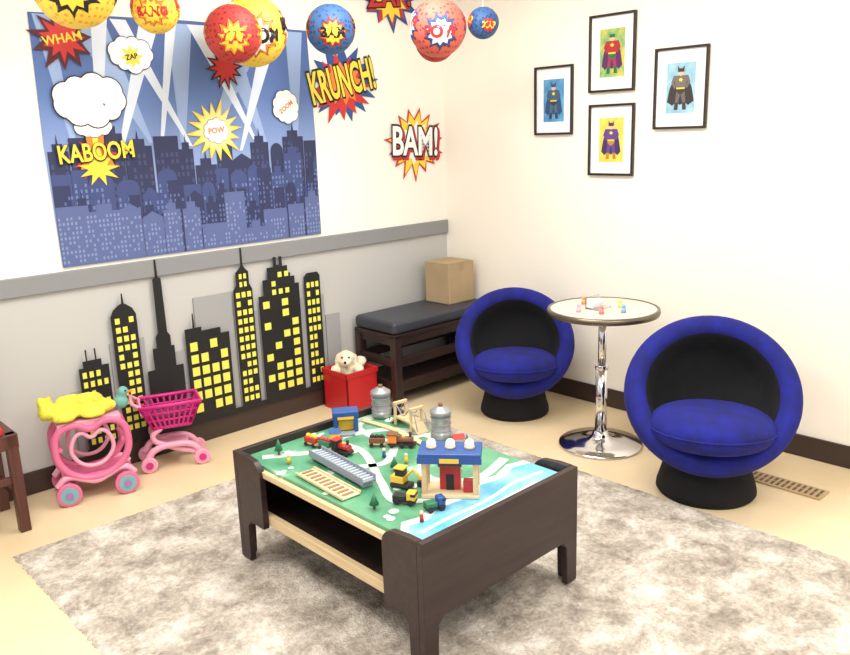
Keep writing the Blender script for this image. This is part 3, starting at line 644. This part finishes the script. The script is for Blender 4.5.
for k, (x, y, c) in enumerate([(-1.83, -1.62, M_tyel), (-2.08, -1.96, M_tred), (-1.85, -1.53, M_tblue), (-2.10, -1.33, M_tyel)]):
    t = empty('toy_peg_person' if k == 0 else 'toy_peg_person.%03d' % k, (x, y, ZT)); cyl(t, 'body', (0, 0, 0), .007, .022, c, .005, seg=14); sph(t, 'head', (0, 0, .027), .006, M_cream, seg=12)
for k, (x, y, c, c2) in enumerate([(-1.60, -1.64, M_cream, M_tred), (-1.86, -1.27, M_tyel, M_tblue)]):
    t = empty('toy_house' if k == 0 else 'toy_house.%03d' % k, (x+.0, y, ZT), (0, 0, -.6)); box(t, 'walls', (-.018, -.014, 0), (.018, .014, .024), c, .001)
    bm = bmesh.new(); P6 = [bm.verts.new(p) for p in [(-.021, -.017, .024), (.021, -.017, .024), (.021, .017, .024), (-.021, .017, .024), (-.021, 0, .040), (.021, 0, .040)]]
    for f_ in ((0, 1, 5, 4), (2, 3, 4, 5), (0, 4, 3), (1, 2, 5), (0, 3, 2, 1)): bm.faces.new([P6[i] for i in f_])
    finish(bm, 'gable_roof', c2, t)

# ---------------------------------------------------------------- red bin with plush
rb = empty('red_storage_bin', (-.915, -.145, 0))
M_bin = mat('bin_red', (190, 34, 40), .4); BH = .225
box(rb, 'front', (-.105, -.105, 0), (.105, -.095, BH-.005), M_bin, .003); box(rb, 'back', (-.105, .095, 0), (.105, .105, BH-.005), M_bin, .003)
box(rb, 'left', (-.105, -.105, 0), (-.095, .105, BH-.005), M_bin, .003); box(rb, 'right', (.095, -.105, 0), (.105, .105, BH-.005), M_bin, .003); box(rb, 'bottom', (-.1, -.1, 0), (.1, .1, .01), M_bin)
for n_, a, b_ in (('rim_f', (-.11, -.11, BH-.03), (.11, -.10, BH)), ('rim_b', (-.11, .10, BH-.03), (.11, .11, BH)), ('rim_l', (-.11, -.11, BH-.03), (-.10, .11, BH)), ('rim_r', (.10, -.11, BH-.03), (.11, .11, BH))):
    box(rb, n_, a, b_, M_bin, .003)
box(rb, 'contents', (-.095, -.095, .01), (.095, .095, .16), mat('plush_under', (200, 184, 146), .9))
M_pl = mat('plush_cream', (244, 234, 206), .95, vary=.10, vscale=30, bump=.6, bscale=160, sheen=.3)
# one shaggy cream plush dog slumped in the bin
A_ = -.75
blob(rb, 'plush_dog', [((0, .035, -.03), .078, (1.05, 1, .8)), ((-.01, -.01, .045), .048, (1.05, 1, .9)), ((-.01, -.055, .032), .027, (1.1, 1, .8)), ((-.058, -.01, .03), .022, (.6, 1, 1.7)), ((.04, -.01, .03), .022, (.6, 1, 1.7)),
      ((-.065, -.045, -.01), .030, (1, 1.2, .8)), ((.06, -.045, -.01), .030, (1, 1.2, .8)), ((.06, .04, .01), .038, (1, 1, .8))], M_pl, .006, loc=(0, .01, .23), rot=(0, 0, A_), disp=.012)
for nm, px, py, pz, rr in (('eye', -.028, -.054, .060, .0055), ('eye', .010, -.054, .060, .0055), ('nose', -.01, -.084, .040, .0075)):
    p = Matrix.Rotation(A_, 3, 'Z') @ Vector((px, py, pz)); sph(rb, nm, (p.x, .01+p.y, .23+p.z), rr, M_ink, seg=10)

# ---------------------------------------------------------------- doll carriage
M_pink = mat('plastic_pink', (220, 110, 152), .4); M_lpink = mat('plastic_light_pink', (228, 160, 186), .4); M_mag = mat('plastic_magenta', (200, 40, 126), .4)
M_teal = mat('plastic_teal', (120, 172, 178), .4); M_purp = mat('plastic_purple', (158, 114, 176), .4)
dc = empty('toy_doll_carriage', (-2.34, -.185, 0), (0, 0, math.radians(-14)), .95)
for s_ in (-1, 1):
    y = s_*.075
    tube(dc, 'side_outline', [(-.125, y, .33), (-.15, y, .25), (-.13, y, .17), (-.07, y, .115), (0, y, .10), (.07, y, .115), (.13, y, .17), (.15, y, .25), (.125, y, .33), (.06, y, .35), (0, y, .325), (-.06, y, .35)], .016, M_pink, True)
    tube(dc, 'window_arch', [(-.075, y, .20), (-.08, y, .27), (-.04, y, .31), (0, y, .285), (.04, y, .31), (.08, y, .27), (.075, y, .20), (0, y, .155)], .009, M_lpink, True)
    tube(dc, 'lower_skid', [(-.16, y, .085), (-.12, y, .12), (-.05, y, .10), (0, y, .085), (.05, y, .10), (.12, y, .12), (.16, y, .085)], .015, M_lpink)
    for k, x in enumerate((-.12, .12)):
        cyl(dc, 'wheel', (x, y+s_*.026, .052), .052, .022, M_pink, rot=(PI/2, 0, 0), bevel=.006)
        cyl(dc, 'wheel_face', (x, y+s_*.036, .052), .037, .008, M_teal, rot=(PI/2, 0, 0)); cyl(dc, 'hub', (x, y+s_*.040, .052), .016, .01, M_purp, rot=(PI/2, 0, 0))
box(dc, 'deck', (-.12, -.07, .105), (.12, .07, .12), M_pink, .005)
for x in (-.12, .12): tube(dc, 'axle', [(x, -.09, .052), (x, .09, .052)], .005, M_lpink, smooth=False); box(dc, 'axle_mount', (x-.012, -.07, .05), (x+.012, .07, .11), M_lpink, .003)
for x in (-.13, .13): tube(dc, 'cross_bar', [(x, -.075, .25), (x, .075, .25)], .010, M_pink, smooth=False)
box(dc, 'canopy_bed', (-.13, -.08, .338), (.13, .08, .367), M_lpink, .006)
M_py = mat('plush_bright_yellow', (236, 226, 76), .95, vary=.14, vscale=20, bump=.6, bscale=120, sheen=.2)
TZ = .367*.95
pd = empty('yellow_plush_toy', (-2.35, -.185, TZ), (0, 0, math.radians(-14)))
blob(pd, 'body', [((-.03, 0, .036), .055, (1.9, 1.2, .66)), ((-.13, -.01, .038), .042, (1.1, 1, .8)), ((-.155, .0, .080), .026, (.6, 1, 1.1)), ((-.125, .02, .083), .022, (.6, 1, 1)), ((.07, -.02, .033), .040, (1.5, .9, .75)), ((.02, .0, .066), .045, (1.4, 1, .6)), ((-.08, -.07, .022), .035, (1.4, .8, .5)), ((.03, -.075, .022), .032, (1.6, .7, .5)), ((-.05, .02, .070), .04, (1.3, 1, .5))], M_py, .007, disp=.008)
pb = empty('teal_plush_bird', (-2.205, -.225, TZ), (0, 0, math.radians(-30)))
M_tl = mat('plush_teal', (116, 172, 166), .9, bump=.4, bscale=150)
blob(pb, 'body', [((0, 0, .032), .030, (1.0, 1, 1.05)), ((.012, 0, .075), .023, (1, 1, 1)), ((-.03, 0, .028), .016, (1.4, .6, .6))], M_tl, .005); cyl(pb, 'beak', (.042, 0, .073), .008, .022, M_ora, .001, rot=(0, PI/2, 0), seg=12)
sph(pb, 'eye_l', (.025, -.018, .082), .004, M_ink, seg=8); sph(pb, 'eye_r', (.025, .018, .082), .004, M_ink, seg=8)

# ---------------------------------------------------------------- toy shopping cart
sc_ = empty('toy_shopping_cart', (-1.96, -.145, 0), (0, 0, math.radians(-20)), .97)
def ringz(z, hx_, hy_, cx=0): return [(cx-hx_, -hy_, z), (cx+hx_, -hy_, z), (cx+hx_, hy_, z), (cx-hx_, hy_, z)]
tops = ringz(.315, .135, .085); bots = ringz(.205, .085, .06)
tube(sc_, 'basket_rim', tops, .010, M_mag, True, smooth=False); tube(sc_, 'basket_bottom_rim', bots, .007, M_mag, True, smooth=False)
def lerp(a, b_, t): return tuple(a[i]+(b_[i]-a[i])*t for i in range(3))
for s_ in range(4):
    a0, a1 = tops[s_], tops[(s_+1) % 4]; b0, b1 = bots[s_], bots[(s_+1) % 4]; nb = 9 if s_ % 2 == 0 else 6
    for i in range(nb+1): tube(sc_, 'bar', [lerp(a0, a1, i/nb), lerp(b0, b1, i/nb)], .0055, M_mag, smooth=False)
for t in (.33, .66): tube(sc_, 'basket_band', [lerp(a, b_, t) for a, b_ in zip(tops, bots)], .0055, M_mag, True, smooth=False)
box(sc_, 'basket_floor', (-.085, -.06, .195), (.085, .06, .202), M_mag)
box(sc_, 'basket_fill', (-.08, -.055, .203), (.08, .055, .26), mat('dark_magenta', (120, 40, 88), .6), .01)  # plain dark magenta block filling the lower basket interior
box(sc_, 'end_panel', (-.135, -.08, .28), (-.125, .08, .325), M_lpink, .003)
tube(sc_, 'handle', [(-.125, -.07, .31), (-.165, -.07, .34), (-.165, .07, .34), (-.125, .07, .31)], .009, M_lpink, smooth=False)
for y in (-.05, .05):
    tube(sc_, 'frame_leg', [(-.05, y, .20), (-.09, y, .16), (-.03, y, .11), (.10, y*1.2, .06)], .013, M_lpink)
    tube(sc_, 'frame_base', [(-.13, y*1.3, .055), (-.09, y*1.3, .10), (0, y*1.3, .115), (.08, y*1.3, .10), (.12, y*1.3, .055)], .015, M_lpink)
box(sc_, 'lower_tray', (-.08, -.06, .095), (.07, .06, .115), M_lpink, .006)
for x in (-.12, .12):
    for y in (-.078, .078):
        cyl(sc_, 'wheel', (x, y, .038), .038, .020, M_lpink, rot=(PI/2, 0, 0), bevel=.005); cyl(sc_, 'hub', (x, y*1.14, .038), .017, .006, M_mag, rot=(PI/2, 0, 0))

# ---------------------------------------------------------------- wooden chair at left edge
wc = empty('wooden_side_chair', (-2.85, -.20, 0))
M_cw = wood('cherry_wood', (74, 40, 34), (96, 54, 44), .35, 2)
for i, (x, y) in enumerate([(.17, -.13), (.17, .13), (-.2, -.13), (-.2, .13)]): box(wc, 'leg_%d' % (i+1), (x-.018, y-.02, 0), (x+.022, y+.02, .40 if y < 0 else .74), M_cw, .004)
box(wc, 'seat_frame', (-.22, -.15, .34), (.195, .13, .40), M_cw, .005); box(wc, 'seat_pad', (-.21, -.15, .40), (.150, .11, .435), mat('pad_red', (180, 40, 44), .7, bump=.2), .012, s=4)
for x in (.172, -.2): box(wc, 'side_stretcher', (x-.008, -.12, .12), (x+.012, .12, .15), M_cw, .003)
box(wc, 'front_stretcher', (-.19, -.138, .2), (.16, -.12, .23), M_cw, .003)
box(wc, 'back_rest', (-.20, .115, .52), (.165, .14, .72), M_cw, .006)

# ---------------------------------------------------------------- camera
f = 799.2
cam = bpy.data.cameras.new('camera'); co = bpy.data.objects.new('camera', cam); col.objects.link(co)
cam.sensor_width = 36; cam.lens = f/850*36; cam.clip_start = .05
co.location = (-3.4686, -3.483, 1.45); co.rotation_euler = (1.33158, .03182, -.76014)
bpy.context.scene.camera = co

# ---------------------------------------------------------------- world + real-size scaling
w = bpy.data.worlds.new('world'); bpy.context.scene.world = w; w.use_nodes = True
w.node_tree.nodes['Background'].inputs[0].default_value = (1, .985, .96, 1); w.node_tree.nodes['Background'].inputs[1].default_value = .85
for o in list(bpy.data.objects):
    if o.parent is None:
        o.location = o.location*S
        if o.type != 'CAMERA': o.scale = o.scale*S
for l in bpy.data.lights: l.energy *= S*S
vs = bpy.context.scene.view_settings; vs.view_transform = 'Standard'; vs.exposure = 0.0
